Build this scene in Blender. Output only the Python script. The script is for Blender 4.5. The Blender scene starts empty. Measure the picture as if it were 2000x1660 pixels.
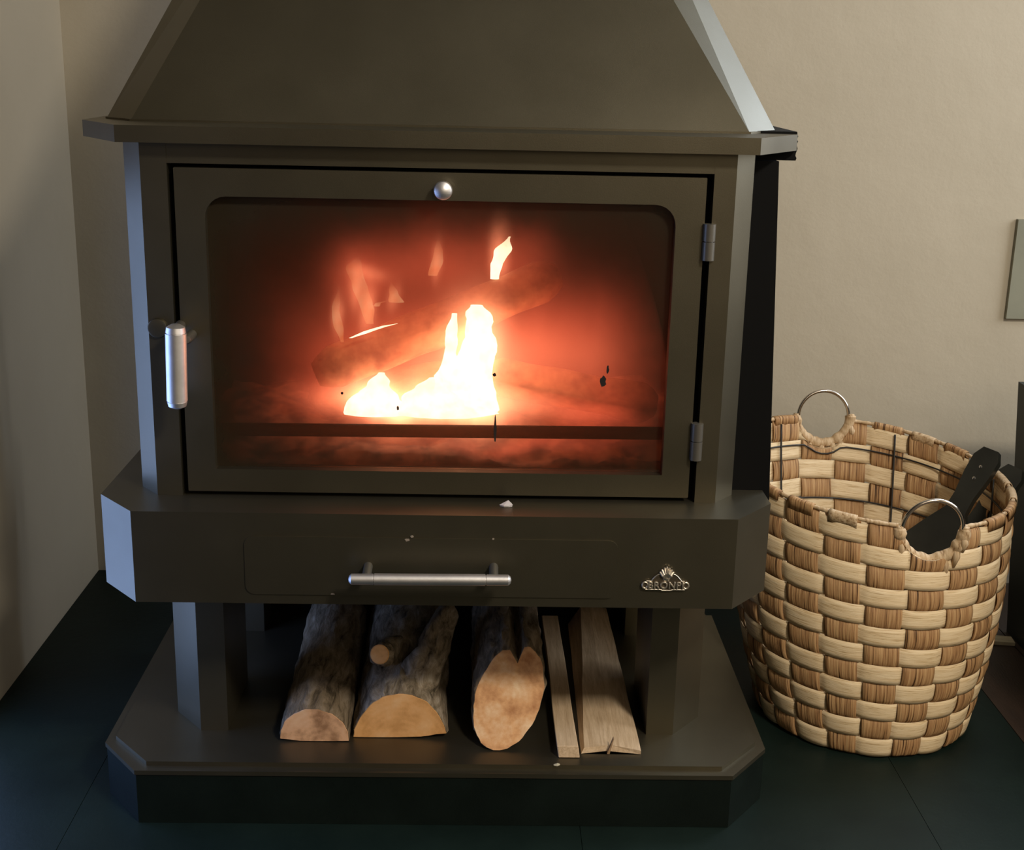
import bpy, bmesh, math, random
from mathutils import Vector, Matrix, noise
from math import sin, cos, pi
random.seed(7)
S = bpy.context.scene
COL = S.collection

# ------------------------------------------------------------------ camera
CAM = Vector((0.0551, -1.5422, 1.0124)); FPX = 2549.4
YAW, PITCH, ROLL = 0.02435, 0.27446, 0.02214
fwd = Vector((sin(YAW)*cos(PITCH), cos(YAW)*cos(PITCH), -sin(PITCH)))
r0 = Vector((cos(YAW), -sin(YAW), 0)); u0 = r0.cross(fwd)
RT = r0*cos(ROLL) + u0*sin(ROLL); UP = -r0*sin(ROLL) + u0*cos(ROLL)
cd = bpy.data.cameras.new('camera'); cam = bpy.data.objects.new('camera', cd); COL.objects.link(cam)
m = Matrix.Identity(4)
for i in range(3):
    m[i][0] = RT[i]; m[i][1] = UP[i]; m[i][2] = -fwd[i]; m[i][3] = CAM[i]
cam.matrix_world = m
cd.sensor_width = 36; cd.sensor_fit = 'HORIZONTAL'; cd.lens = FPX/2000*36; cd.clip_start = 0.01
S.camera = cam

# ------------------------------------------------------------------ world, lights, exposure
S.view_settings.view_transform = 'Standard'; S.view_settings.look = 'None'
S.view_settings.exposure = 0.0; S.view_settings.gamma = 1.0
S.view_settings.use_curve_mapping = False
w = bpy.data.worlds.new('world'); S.world = w; w.use_nodes = True
w.node_tree.nodes['Background'].inputs[0].default_value = (0.55, 0.6, 0.7, 1)
w.node_tree.nodes['Background'].inputs[1].default_value = 0.05
S.cycles.use_denoising = True
S.cycles.max_bounces = 8; S.cycles.sample_clamp_indirect = 4
S.cycles.transparent_max_bounces = 16

def area(name, loc, target, sx, sy, power, color):
    l = bpy.data.lights.new(name, 'AREA'); l.shape = 'RECTANGLE'; l.size = sx; l.size_y = sy
    l.energy = power; l.color = color
    o = bpy.data.objects.new(name, l); COL.objects.link(o); o.location = loc
    d = Vector(target) - Vector(loc); o.rotation_euler = d.to_track_quat('-Z', 'Y').to_euler()
    return o
# daylight through the window on the right wall, the window on the left wall, and the one behind
area('window_light', (2.28, 0.15, 1.45), (0.0, 0.15, 1.45), 1.2, 1.3, 26, (0.90, 0.94, 1.0))
area('window_light', (1.58, 0.90, 1.60), (1.58, 0.0, 1.60), 0.95, 1.15, 30, (0.68, 0.81, 1.0))
area('window_light', (-0.735, 0.05, 0.42), (0.0, 0.05, 0.42), 0.46, 0.80, 3.9, (0.30, 0.48, 1.0))
area('window_light', (1.2, -2.9, 1.8), (0.9, 0.0, 0.9), 1.6, 1.0, 9, (1.0, 0.84, 0.62))
area('ceiling_light', (1.35, -1.75, 2.44), (1.35, -1.65, 0.0), 0.40, 0.40, 66, (1.0, 0.90, 0.76))

# ------------------------------------------------------------------ materials
def newmat(name):
    mt = bpy.data.materials.new(name); mt.use_nodes = True
    return mt, mt.node_tree, mt.node_tree.nodes['Principled BSDF']
def L(nt, a, b): nt.links.new(a, b)
def noise_n(nt, scale, detail=4, rough=.55, vec=None, dist=0):
    n = nt.nodes.new('ShaderNodeTexNoise'); n.inputs['Scale'].default_value = scale
    n.inputs['Detail'].default_value = detail; n.inputs['Roughness'].default_value = rough
    n.inputs['Distortion'].default_value = dist
    if vec is not None: L(nt, vec, n.inputs['Vector'])
    return n
def coords(nt, scale=(1, 1, 1), kind='Object'):
    tc = nt.nodes.new('ShaderNodeTexCoord'); mp = nt.nodes.new('ShaderNodeMapping')
    mp.inputs['Scale'].default_value = scale
    L(nt, tc.outputs[kind], mp.inputs['Vector']); return mp.outputs['Vector']
def ramp(nt, src, stops):
    r = nt.nodes.new('ShaderNodeValToRGB'); e = r.color_ramp.elements
    while len(e) < len(stops): e.new(0.5)
    for i, (p, c) in enumerate(stops):
        e[i].position = p; e[i].color = (*c, 1) if len(c) == 3 else c
    L(nt, src, r.inputs['Fac']); return r.outputs['Color']
def bump(nt, b, src, strength, dist=0.002):
    n = nt.nodes.new('ShaderNodeBump'); n.inputs['Strength'].default_value = strength
    n.inputs['Distance'].default_value = dist
    L(nt, src, n.inputs['Height']); L(nt, n.outputs['Normal'], b.inputs['Normal'])
def simple(name, color, rough=.5, metal=0, nscale=0, namp=.2, bumps=0, bscale=60, spec=.5, stretch=(1, 1, 1)):
    mt, nt, b = newmat(name)
    b.inputs['Roughness'].default_value = rough; b.inputs['Metallic'].default_value = metal
    b.inputs['Specular IOR Level'].default_value = spec
    b.inputs['Base Color'].default_value = (*color, 1)
    v = coords(nt, stretch)
    if nscale:
        n = noise_n(nt, nscale, 5, .6, v)
        c0 = tuple(c*(1-namp) for c in color); c1 = tuple(min(1, c*(1+namp)) for c in color)
        L(nt, ramp(nt, n.outputs['Fac'], [(.3, c0), (.7, c1)]), b.inputs['Base Color'])
    if bumps:
        n2 = noise_n(nt, bscale, 4, .6, v); bump(nt, b, n2.outputs['Fac'], bumps)
    return mt
M = {}
# stove paint: dark olive grey metallic paint, fine grain
mt, nt, b = newmat('stove_paint'); M['paint'] = mt
v = coords(nt)
n = noise_n(nt, 9, 4, .5, v)
L(nt, ramp(nt, n.outputs['Fac'], [(.3, (.125, .110, .075)), (.7, (.145, .128, .089))]), b.inputs['Base Color'])
b.inputs['Metallic'].default_value = .88; b.inputs['Specular IOR Level'].default_value = .5
n = noise_n(nt, 14, 3, .5, v)
rr = nt.nodes.new('ShaderNodeMapRange'); rr.inputs['To Min'].default_value = .38; rr.inputs['To Max'].default_value = .47
L(nt, n.outputs['Fac'], rr.inputs['Value']); L(nt, rr.outputs['Result'], b.inputs['Roughness'])
n = noise_n(nt, 900, 2, .5, v); bump(nt, b, n.outputs['Fac'], .12, .0006)
M['black'] = simple('black_iron', (.004, .004, .004), .7, spec=.12)
M['plinth'] = simple('dark_plinth_paint', (.006, .010, .008), .40, nscale=12, namp=.25, spec=.25, bumps=.08, bscale=500)
M['steel'] = simple('brushed_steel', (.84, .82, .82), .48, 1, 40, .08, .05, 300)
M['chrome'] = simple('nickel_ring', (.70, .64, .58), .14, 1)
M['hinge'] = simple('grey_hinge_paint', (.16, .15, .13), .4, .6)
M['emblem'] = simple('aged_brass', (.80, .72, .60), .42, 1, 400, .25)
M['emblem_dark'] = simple('patinated_brass', (.10, .08, .055), .5, .6, 300, .3)
M['fire_wall'] = simple('sooty_cast_iron', (.016, .011, .009), .85, 0, 25, .5, .3, 90)
M['ash'] = simple('ash_bed', (.16, .12, .10), .95, 0, 40, .5, .8, 60)
M['wire'] = simple('dark_basket_wire', (.012, .010, .008), .45)
M['flake'] = simple('white_ash_flake', (.6, .57, .58), .8)
M['chip'] = simple('bare_metal_chip', (.30, .25, .20), .6)
M['stone_gap'] = simple('dark_joint', (.006, .007, .006), .8)
# slate slabs
mt, nt, b = newmat('black_slate'); M['slate'] = mt
v = coords(nt); n = noise_n(nt, 5, 6, .6, v)
L(nt, ramp(nt, n.outputs['Fac'], [(.3, (.004, .009, .007)), (.7, (.009, .018, .014))]), b.inputs['Base Color'])
b.inputs['Roughness'].default_value = .5; b.inputs['Specular IOR Level'].default_value = .16
n = noise_n(nt, 60, 6, .65, v); bump(nt, b, n.outputs['Fac'], .25, .002)
# wall plaster
def plaster(name, c0, c1):
    mt, nt, b = newmat(name)
    v = coords(nt); n = noise_n(nt, 2.5, 5, .55, v)
    L(nt, ramp(nt, n.outputs['Fac'], [(.25, c0), (.75, c1)]), b.inputs['Base Color'])
    b.inputs['Roughness'].default_value = .62; b.inputs['Specular IOR Level'].default_value = .35
    n1 = noise_n(nt, 7, 3, .5, v); n2 = noise_n(nt, 140, 3, .6, v)
    mx = nt.nodes.new('ShaderNodeMath'); mx.operation = 'MULTIPLY_ADD'; mx.inputs[1].default_value = .08
    L(nt, n2.outputs['Fac'], mx.inputs[0]); L(nt, n1.outputs['Fac'], mx.inputs[2])
    bump(nt, b, mx.outputs[0], .35, .010)
    return mt
M['wall'] = plaster('cream_plaster', (.485, .43, .33), (.54, .48, .375))
M['wall_dim'] = plaster('dimmed_plaster', (.16, .125, .08), (.19, .15, .10))  # unseen walls' plaster darkened so the stove front reflects a dim room
M['ceiling'] = simple('white_ceiling', (.40, .37, .31), .8)
M['room_floor'] = simple('brown_floorboard', (.030, .016, .009), .5, 0, 6, .35, .2, 80, stretch=(6, 1, 6))
M['darkbox'] = simple('dark_green_lacquer', (.010, .015, .012), .5, 0, 10, .3)
M['socket'] = simple('grey_green_plastic', (.25, .25, .19), .5, 0, 8, .1)
M['pale_strip'] = simple('pale_wood_strip', (.50, .45, .32), .6, 0, 20, .15, stretch=(1, 8, 1))
# bark
def bark(name, c0, c1, c2):
    mt, nt, b = newmat(name)
    v = coords(nt, (1, .22, 1)); n = noise_n(nt, 70, 6, .7, v, .6)
    L(nt, ramp(nt, n.outputs['Fac'], [(.32, c0), (.52, c1), (.72, c2)]), b.inputs['Base Color'])
    b.inputs['Roughness'].default_value = .85; b.inputs['Specular IOR Level'].default_value = .2
    bump(nt, b, n.outputs['Fac'], .8, .005); return mt
M['bark'] = bark('brown_bark', (.05, .036, .02), (.24, .18, .115), (.42, .34, .25))
M['bark_pale'] = bark('grey_bark', (.045, .034, .02), (.28, .22, .15), (.50, .43, .34))
def cutwood(name, c0, c1, c2, cx=0., cz=0., ring=38):
    mt, nt, b = newmat(name)
    tc = nt.nodes.new('ShaderNodeTexCoord'); sp = nt.nodes.new('ShaderNodeMapping')
    sp.inputs['Location'].default_value = (-cx, 0, -cz); sp.inputs['Scale'].default_value = (1, .1, 1)
    L(nt, tc.outputs['Object'], sp.inputs['Vector'])
    wv = nt.nodes.new('ShaderNodeTexWave'); wv.wave_type = 'RINGS'; wv.rings_direction = 'Y'
    wv.inputs['Scale'].default_value = ring; wv.inputs['Distortion'].default_value = 3; wv.inputs['Detail'].default_value = 3
    wv.inputs['Detail Scale'].default_value = 40
    L(nt, sp.outputs['Vector'], wv.inputs['Vector'])
    n = noise_n(nt, 26, 5, .6, tc.outputs['Object'])
    mx = nt.nodes.new('ShaderNodeMath'); mx.operation = 'MULTIPLY_ADD'; mx.inputs[1].default_value = .035
    L(nt, wv.outputs['Fac'], mx.inputs[0]); L(nt, n.outputs['Fac'], mx.inputs[2])
    L(nt, ramp(nt, mx.outputs[0], [(.35, c0), (.55, c1), (.75, c2)]), b.inputs['Base Color'])
    b.inputs['Roughness'].default_value = .75; b.inputs['Specular IOR Level'].default_value = .25
    bump(nt, b, mx.outputs[0], .25, .002); return mt
M['cut1'] = cutwood('cut_wood_pinkish', (.34, .18, .09), (.74, .43, .24), (.82, .54, .34), -.165, .085)
M['cut2'] = cutwood('cut_wood_orange', (.60, .30, .10), (.80, .43, .17), (.86, .52, .25), -.05, .075)
M['cut3'] = cutwood('cut_wood_fresh', (.42, .18, .07), (.72, .39, .18), (.88, .64, .40), .095, .14)
def sawn(name, c0, c1):
    mt, nt, b = newmat(name)
    v = coords(nt, (9, .6, 9)); n = noise_n(nt, 22, 6, .65, v, .4)
    L(nt, ramp(nt, n.outputs['Fac'], [(.3, c0), (.7, c1)]), b.inputs['Base Color'])
    b.inputs['Roughness'].default_value = .7; b.inputs['Specular IOR Level'].default_value = .25
    bump(nt, b, n.outputs['Fac'], .35, .002); return mt
M['sawn'] = sawn('sawn_softwood', (.46, .32, .19), (.70, .53, .35))
M['sawn_dark'] = sawn('aged_softwood', (.26, .16, .08), (.42, .28, .16))
M['charlog'] = simple('charring_log', (.26, .17, .10), .9, 0, 30, .6, .6, 50)
# basket strips
def strip(name, c0, c1, c2, vec_scale, dens, bstr, along=False):
    mt, nt, b = newmat(name)
    uv = nt.nodes.new('ShaderNodeUVMap'); mp = nt.nodes.new('ShaderNodeMapping')
    mp.inputs['Scale'].default_value = vec_scale; L(nt, uv.outputs['UV'], mp.inputs['Vector'])
    oi = nt.nodes.new('ShaderNodeObjectInfo'); ad = nt.nodes.new('ShaderNodeVectorMath'); ad.operation = 'ADD'
    sc = nt.nodes.new('ShaderNodeMath'); sc.operation = 'MULTIPLY'; sc.inputs[1].default_value = 57
    L(nt, oi.outputs['Random'], sc.inputs[0])
    L(nt, mp.outputs['Vector'], ad.inputs[0]); L(nt, sc.outputs[0], ad.inputs[1])
    n = noise_n(nt, dens, 5, .6, ad.outputs[0], .2)
    n2 = noise_n(nt, 2.2, 3, .5, ad.outputs[0])
    mx = nt.nodes.new('ShaderNodeMath'); mx.operation = 'MULTIPLY_ADD'; mx.inputs[1].default_value = .55
    mm = nt.nodes.new('ShaderNodeMath'); mm.operation = 'MULTIPLY'; mm.inputs[1].default_value = .5
    L(nt, n.outputs['Fac'], mm.inputs[0]); L(nt, n2.outputs['Fac'], mx.inputs[0]); L(nt, mm.outputs[0], mx.inputs[2])
    L(nt, ramp(nt, mx.outputs[0], [(.40, c0), (.47, c1), (.64, c2)]), b.inputs['Base Color'])
    b.inputs['Roughness'].default_value = .55; b.inputs['Specular IOR Level'].default_value = .3
    bump(nt, b, n.outputs['Fac'], bstr, .002); return mt
M['band'] = strip('pale_chipwood_band', (.50, .34, .17), (.74, .56, .33), (.84, .68, .45), (10, .5, 1), 4, .3)
M['stake'] = strip('brown_bast_stake', (.06, .028, .010), (.36, .19, .08), (.58, .36, .17), (9, .14, 1), 3, 1.0)
M['wrap'] = strip('bast_wrapping', (.26, .15, .07), (.52, .36, .20), (.66, .50, .32), (6, 2, 1), 3, .6)
M['bellow'] = simple('black_varnished_wood', (.018, .018, .014), .38, 0, 12, .4)
M['leather'] = simple('black_leather', (.012, .010, .008), .6, 0, 12, .4, .3, 120)

# ------------------------------------------------------------------ helpers
def tag(o, label=None, cat=None, group=None, kind=None):
    if label: o['label'] = label
    if cat: o['category'] = cat
    if group: o['group'] = group
    if kind: o['kind'] = kind
    return o
def link(name, me, mat, parent=None, smooth=False):
    if mat is not None:
        for q in (mat if isinstance(mat, (list, tuple)) else [mat]): me.materials.append(q)
    if smooth:
        for p in me.polygons: p.use_smooth = True
    o = bpy.data.objects.new(name, me); COL.objects.link(o)
    if parent is not None:
        o.parent = parent
        o.matrix_parent_inverse = parent.matrix_world.inverted() if parent.type != 'EMPTY' else Matrix.Translation(-parent.location)
    return o
def from_bm(name, bm, mat, parent=None, smooth=False, loc=None):
    if loc is not None: bmesh.ops.translate(bm, verts=bm.verts, vec=-Vector(loc))
    bmesh.ops.recalc_face_normals(bm, faces=bm.faces)
    me = bpy.data.meshes.new(name); bm.to_mesh(me); bm.free()
    o = link(name, me, mat, None, smooth)
    if loc is not None: o.location = loc
    if parent is not None:
        o.parent = parent
        o.matrix_parent_inverse = Matrix.Translation(-parent.location)
    return o
def empty(name, loc):
    o = bpy.data.objects.new(name, None); COL.objects.link(o); o.location = loc
    o.empty_display_size = .05; return o
def bevel(bm, wd, seg=2, angle=.5):
    es = [e for e in bm.edges if len(e.link_faces) == 2 and e.calc_face_angle() > angle]
    bmesh.ops.bevel(bm, geom=es, offset=wd, segments=seg, affect='EDGES', profile=.5, clamp_overlap=True)
def prism(pts, z0, z1, bm=None, top=None):
    """pts: xy polygon, extruded z0..z1; top: alternative polygon at z1"""
    bm = bm or bmesh.new(); top = top or pts
    a = [bm.verts.new((x, y, z0)) for x, y in pts]; b_ = [bm.verts.new((x, y, z1)) for x, y in top]
    n = len(pts)
    bm.faces.new(a[::-1]); bm.faces.new(b_)
    for i in range(n): bm.faces.new((a[i], a[(i+1) % n], b_[(i+1) % n], b_[i]))
    return bm
def box(x0, x1, y0, y1, z0, z1, bm=None):
    return prism([(x0, y0), (x1, y0), (x1, y1), (x0, y1)], z0, z1, bm)
def cyl(p0, p1, r0, r1=None, n=24, bm=None, cap=True):
    bm = bm or bmesh.new(); p0 = Vector(p0); p1 = Vector(p1); r1 = r0 if r1 is None else r1
    d = (p1-p0).normalized(); a = d.orthogonal().normalized(); c = d.cross(a)
    A = [bm.verts.new(p0+(a*cos(t)+c*sin(t))*r0) for t in [2*pi*i/n for i in range(n)]]
    B = [bm.verts.new(p1+(a*cos(t)+c*sin(t))*r1) for t in [2*pi*i/n for i in range(n)]]
    for i in range(n): bm.faces.new((A[i], A[(i+1) % n], B[(i+1) % n], B[i]))
    if cap: bm.faces.new(A[::-1]); bm.faces.new(B)
    return bm
def lathe(p0, axis, prof, n=28, bm=None):
    """prof: list of (distance along axis, radius)"""
    bm = bm or bmesh.new(); p0 = Vector(p0); d = Vector(axis).normalized(); a = d.orthogonal().normalized(); c = d.cross(a)
    rings = []
    for t, r in prof:
        if r < 1e-5: rings.append([bm.verts.new(p0+d*t)])
        else: rings.append([bm.verts.new(p0+d*t+(a*cos(q)+c*sin(q))*r) for q in [2*pi*i/n for i in range(n)]])
    for A, B in zip(rings, rings[1:]):
        for i in range(n):
            j = (i+1) % n
            if len(A) == 1 and len(B) == 1: continue
            if len(A) == 1: bm.faces.new((A[0], B[j], B[i]))
            elif len(B) == 1: bm.faces.new((A[i], A[j], B[0]))
            else: bm.faces.new((A[i], A[j], B[j], B[i]))
    for R_, f in ((rings[0], 1), (rings[-1], 0)):
        if len(R_) > 1: bm.faces.new(R_[::-1] if f else R_)
    return bm
def tube(pts, r, n=10, closed=False, bm=None, rfun=None):
    bm = bm or bmesh.new(); pts = [Vector(p) for p in pts]; N = len(pts); rings = []
    up = None
    for i, p in enumerate(pts):
        q = pts[(i+1) % N] if (closed or i < N-1) else pts[i]; o = pts[i-1] if (closed or i > 0) else pts[i]
        d = (q-o).normalized()
        if up is None: up = d.orthogonal().normalized()
        up = (up-d*up.dot(d)).normalized(); c = d.cross(up)
        rr = rfun(i) if rfun else r
        rings.append([bm.verts.new(p+(up*cos(t)+c*sin(t))*rr) for t in [2*pi*k/n for k in range(n)]])
    for i in range(N if closed else N-1):
        A = rings[i]; B = rings[(i+1) % N]
        for k in range(n): bm.faces.new((A[k], A[(k+1) % n], B[(k+1) % n], B[k]))
    if not closed: bm.faces.new(rings[0][::-1]); bm.faces.new(rings[-1])
    return bm
def frame_xz(outer, inner, y0, y1, bm=None):
    """plate in the xz plane with a hole; outer / inner loops with equal counts"""
    bm = bm or bmesh.new(); n = len(outer)
    O0 = [bm.verts.new((x, y0, z)) for x, z in outer]; O1 = [bm.verts.new((x, y1, z)) for x, z in outer]
    I0 = [bm.verts.new((x, y0, z)) for x, z in inner]; I1 = [bm.verts.new((x, y1, z)) for x, z in inner]
    for i in range(n):
        j = (i+1) % n
        bm.faces.new((O0[i], O0[j], I0[j], I0[i])); bm.faces.new((O1[j], O1[i], I1[i], I1[j]))
        bm.faces.new((O0[j], O0[i], O1[i], O1[j])); bm.faces.new((I0[i], I0[j], I1[j], I1[i]))
    return bm
def round_rect(x0, x1, z0, z1, rt, rb, seg=6):
    out = []
    for cx, cz, r, a0 in ((x1, z1, rt, 0), (x0, z1, rt, pi/2), (x0, z0, rb, pi), (x1, z0, rb, 3*pi/2)):
        ccx = cx - r if cx == x1 else cx + r; ccz = cz - r if cz == z1 else cz + r
        for k in range(seg+1):
            a = a0 + pi/2*k/seg; out.append((ccx+r*cos(a), ccz+r*sin(a)))
    return out
def chamf(a, b_, c, y, yb):
    """plan outline: front half width a, full half width b, chamfer depth c"""
    return [(-a, y), (a, y), (b_, y+c), (b_, yb), (-b_, yb), (-b_, y+c)]

# ------------------------------------------------------------------ the setting
YW, XW = 0.927, -0.712
def struct(name, bm, mat, parent=None, smooth=False):
    o = from_bm(name, bm, mat, parent, smooth)
    if parent is None: o['kind'] = 'structure'
    return o
flo = struct('floor', box(-2.2, 2.4, -3.1, 1.05, -.12, -.025), M['stone_gap'])
# slate hearth slabs (joints recessed)
xs = [-.712, -.4935, .1985, .682, .909]
ys = [-3.0, -1.75, -.55, .927]
for i in range(4):
    for j in range(3):
        bm = box(xs[i]+.0004, xs[i+1]-.0004, ys[j]+.0004, ys[j+1]-.0004, -.024, random.uniform(-.0004, 0))
        bevel(bm, .0007, 1); struct('slate_slab', bm, M['slate'], flo)
for i in range(12):   # room floor boards right of the hearth
    x0 = .912 + i*.124
    bm = box(x0, x0+.122, -3.0, .926, -.024, -.003); bevel(bm, .002, 1)
    struct('floorboard', bm, M['room_floor'], flo)
for i in range(12):
    x0 = -.716 - (i+1)*.124
    bm = box(x0, x0+.122, -3.0, .10, -.024, -.003); bevel(bm, .002, 1)
    struct('floorboard', bm, M['room_floor'], flo)
def wall_grid(p0, u, v_, nu, nv, thick_dir):
    bm = bmesh.new(); p0 = Vector(p0); u = Vector(u); v_ = Vector(v_); t = Vector(thick_dir)
    a = [bm.verts.new(q) for q in (p0, p0+u, p0+u+v_, p0+v_)]; c = [bm.verts.new(q+t) for q in (p0, p0+u, p0+u+v_, p0+v_)]
    bm.faces.new(a); bm.faces.new(c[::-1])
    for i in range(4): bm.faces.new((a[i], c[i], c[(i+1) % 4], a[(i+1) % 4]))
    return bm
wb = struct('wall_back', wall_grid((XW-.12, YW, -.024), (3.2, 0, 0), (0, 0, 2.53), 1, 1, (0, .12, 0)), M['wall'])
struct('wall_left', wall_grid((XW, .30, -.024), (0, YW-.30, 0), (0, 0, 2.53), 1, 1, (-.12, 0, 0)), M['wall'])
struct('wall_left_niche', wall_grid((-2.2, .30, -.024), (2.2+XW-.12, 0, 0), (0, 0, 2.53), 1, 1, (0, .12, 0)), M['wall'])
struct('wall_far_left', wall_grid((-2.2, -3.1, -.024), (0, 3.2, 0), (0, 0, 2.53), 1, 1, (-.12, 0, 0)), M['wall_dim'])
struct('wall_right', wall_grid((2.4, -3.1, -.024), (0, YW+3.1, 0), (0, 0, 2.53), 1, 1, (.12, 0, 0)), M['wall'])
struct('wall_front', wall_grid((-2.2, -3.1, -.024), (4.6, 0, 0), (0, 0, 2.53), 1, 1, (0, -.12, 0)), M['wall_dim'])
struct('ceiling', box(-2.2, 2.4, -3.1, 1.05, 2.506, 2.6), M['ceiling'])

# ------------------------------------------------------------------ the stove
stove = empty('wood_stove', (0, .3, 0))
tag(stove, 'dark olive metal wood stove with a glass door, hood, ash drawer and chamfered corners', 'stove')
Z0, Z1, Z2, Z3 = .3373, .4591, .9061, .9261
YB = .56
def part(name, bm, mat, parent=None, smooth=False, bev=0, seg=2):
    if bev: bevel(bm, bev, seg)
    o = from_bm(name, bm, mat, parent or stove, smooth); return o
def sm(o, ang=.6):
    for p in o.data.polygons: p.use_smooth = True
    try: o.data.set_sharp_from_angle(angle=ang)
    except Exception: pass
    wn = o.modifiers.new('weighted', 'WEIGHTED_NORMAL'); wn.keep_sharp = True; wn.weight = 100
    return o
# plinth + tray
sm(part('plinth', prism(chamf(.4025, .4615, .0738, .0295, YB), 0, .0735), M['plinth'], bev=.0012, seg=1))
sm(part('plinth_cap', prism(chamf(.404, .463, .0738, .028, YB), .0735, .0799), M['paint'], bev=.0018, seg=3))
sm(part('tray', prism(chamf(.391, .450, .068, .0416, YB-.01), .0799, .0862), M['paint'], bev=.0045, seg=4))
# tray edge lip strip along the plinth
# columns
def leg(s):
    pts = [(s*.2967, .1276), (s*.3350, .1276), (s*.3794, .1816), (s*.3794, .235), (s*.335, .285), (s*.2967, .285)]
    if s > 0: pts = pts
    else: pts = pts[::-1]
    return prism(pts, .0862, Z0)
for s in (-1, 1): sm(part('column', leg(s), M['paint'], bev=.0025))
part('rear_shade_panel', box(-.40, .40, .532, .545, .0862, Z0), M['black'])  # added black sheet, stands in for the deep shade behind the firewood
def legb(s):
    bm = box(min(s*.30, s*.37), max(s*.30, s*.37), .46, .53, .0862, Z0); return bm
for s in (-1, 1): part('rear_column', legb(s), M['paint'], bev=.003)
# ash drawer housing
sm(part('drawer_housing', prism(chamf(.380, .4342, .0634, 0.0, YB), Z0, Z1), M['paint'], bev=.0065, seg=4))
# drawer
dr = part('ash_drawer', frame_xz(round_rect(-.2402, .2302, .3505, .4287, .012, .012), round_rect(-.21, .20, .375, .405, .003, .003), -.0016, .004), M['paint'])
bm = bmesh.new()
lp = round_rect(-.2402, .2302, .3505, .4287, .012, .012)
a = [bm.verts.new((x, -.0018, z)) for x, z in lp]; c = [bm.verts.new((x, .006, z)) for x, z in lp]
bm.faces.new(a); bm.faces.new(c[::-1])
for i in range(len(a)): bm.faces.new((a[i], c[i], c[(i+1) % len(a)], a[(i+1) % len(a)]))
bevel(bm, .0007, 1)
bmesh.ops.recalc_face_normals(bm, faces=bm.faces)
bm.to_mesh(dr.data); bm.free()
ha, hb = Vector((-.1069, -.035, .3864)), Vector((.0954, -.035, .3878))
d = (hb-ha).normalized(); Lh = (hb-ha).length
hd = part('drawer_handle', lathe(ha, d, [(0, 0), (.0012, .0044), (.004, .0068), (.031, .0070), (.0312, .0058), (.0322, .0058), (.0324, .0073),
     (Lh-.0324, .0073), (Lh-.0322, .0058), (Lh-.0312, .0058), (Lh-.031, .0070), (Lh-.004, .0068), (Lh-.0012, .0044), (Lh, 0)]), M['steel'], dr)
sm(hd)
for t in (.022, Lh-.022):
    q = ha+d*t
    sm(part('handle_post', cyl(q+Vector((0, .003, 0)), (q.x, -.001, q.z+.004), .0058, n=16), M['hinge'], dr))
for cx_, cz_, r_ in ((-.0355, .4268, .0042), (-.0300, .4310, .0026), (.0720, .4292, .0016), (-.1300, .3520, .0030)):
    rn = random.Random(int(cx_*1e4)); bm = bmesh.new()
    lp = [(cx_+cos(2*pi*i/9)*r_*rn.uniform(.5, 1.1), cz_+sin(2*pi*i/9)*r_*.6*rn.uniform(.5, 1.1)) for i in range(9)]
    a = [bm.verts.new((x, -.0022, z)) for x, z in lp]; c = [bm.verts.new((x, .0005, z)) for x, z in lp]
    bm.faces.new(a); bm.faces.new(c[::-1])
    for i in range(9): bm.faces.new((a[i], c[i], c[(i+1) % 9], a[(i+1) % 9]))
    tag(part('paint_chip', bm, M['chip'], dr), 'pale chip in the paint')
# fire box: open shell
A2, B2, C2, Y2 = .3611, .3889, .0341, .0632
OX0, OX1, OZ1 = -.329, .334, .8812
def post(s):
    a, b_ = (OX0 if s < 0 else OX1), s*A2
    pts = [(a, Y2), (b_, Y2), (s*B2, Y2+C2), (s*B2, Y2+.06), (a, Y2+.06)]
    if s < 0: pts = pts[::-1]
    return prism(pts, Z1-.002, Z2+.001)
for s in (-1, 1): sm(part('front_post', post(s), M['paint'], bev=.0035, seg=3))
part('lintel', box(OX0-.001, OX1+.001, Y2+.0002, Y2+.05, OZ1, Z2+.001), M['paint'], bev=.001, seg=1)
# side and back walls of the fire chamber
fb = bmesh.new()
box(-B2+.001, -B2+.02, Y2+C2+.02, YB-.02, Z1-.001, Z2, fb)
box(B2-.02, B2-.001, Y2+C2+.02, YB-.02, Z1-.001, Z2, fb)
box(-B2+.02, B2-.02, YB-.04, YB-.021, Z1-.001, Z2, fb)
part('outer_casing', fb, M['paint'])
fb = bmesh.new()
box(-.352, -.340, .126, .47, Z1, Z2-.002, fb); box(.345, .357, .126, .47, Z1, Z2-.002, fb)
box(-.352, .357, .47, .485, Z1, Z2-.002, fb); box(-.352, .357, .126, .485, Z2-.012, Z2-.002, fb)
part('fire_chamber_lining', fb, M['fire_wall'])
part('baffle', box(-.335, .335, .16, .40, .872, .88), M['fire_wall'])
# right-hand heat shield
bm = bmesh.new()
q = [(.385, .445), (.4446, .445), (.4235, .894), (.385, .894)]
a = [bm.verts.new((x, .118, z)) for x, z in q]
c = [bm.verts.new((x, .50, z)) for x, z in [(.385, .445), (.4350, .445), (.4235, .894), (.385, .894)]]
bm.faces.new(a); bm.faces.new(c[::-1])
for i in range(4): bm.faces.new((a[i], c[i], c[(i+1) % 4], a[(i+1) % 4]))
tag(part('heat_shield', bm, M['black']), 'black side panel behind the right post')
bm = bmesh.new()
pts = []
for i in range(13):
    t = i/12; pts.append((.4519+random.uniform(-.0012, .0012), .893+t*.036))
pts = [(.40, .893)]+pts+[(.40, .929)]
a = [bm.verts.new((x, .150, z)) for x, z in pts]; c = [bm.verts.new((x, .50, z)) for x, z in pts]
bm.faces.new(a); bm.faces.new(c[::-1])
for i in range(len(a)): bm.faces.new((a[i], c[i], c[(i+1) % len(a)], a[(i+1) % len(a)]))
tag(part('rope_seal', bm, M['black']), 'ragged black seal at the shelf\'s right end')
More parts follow.
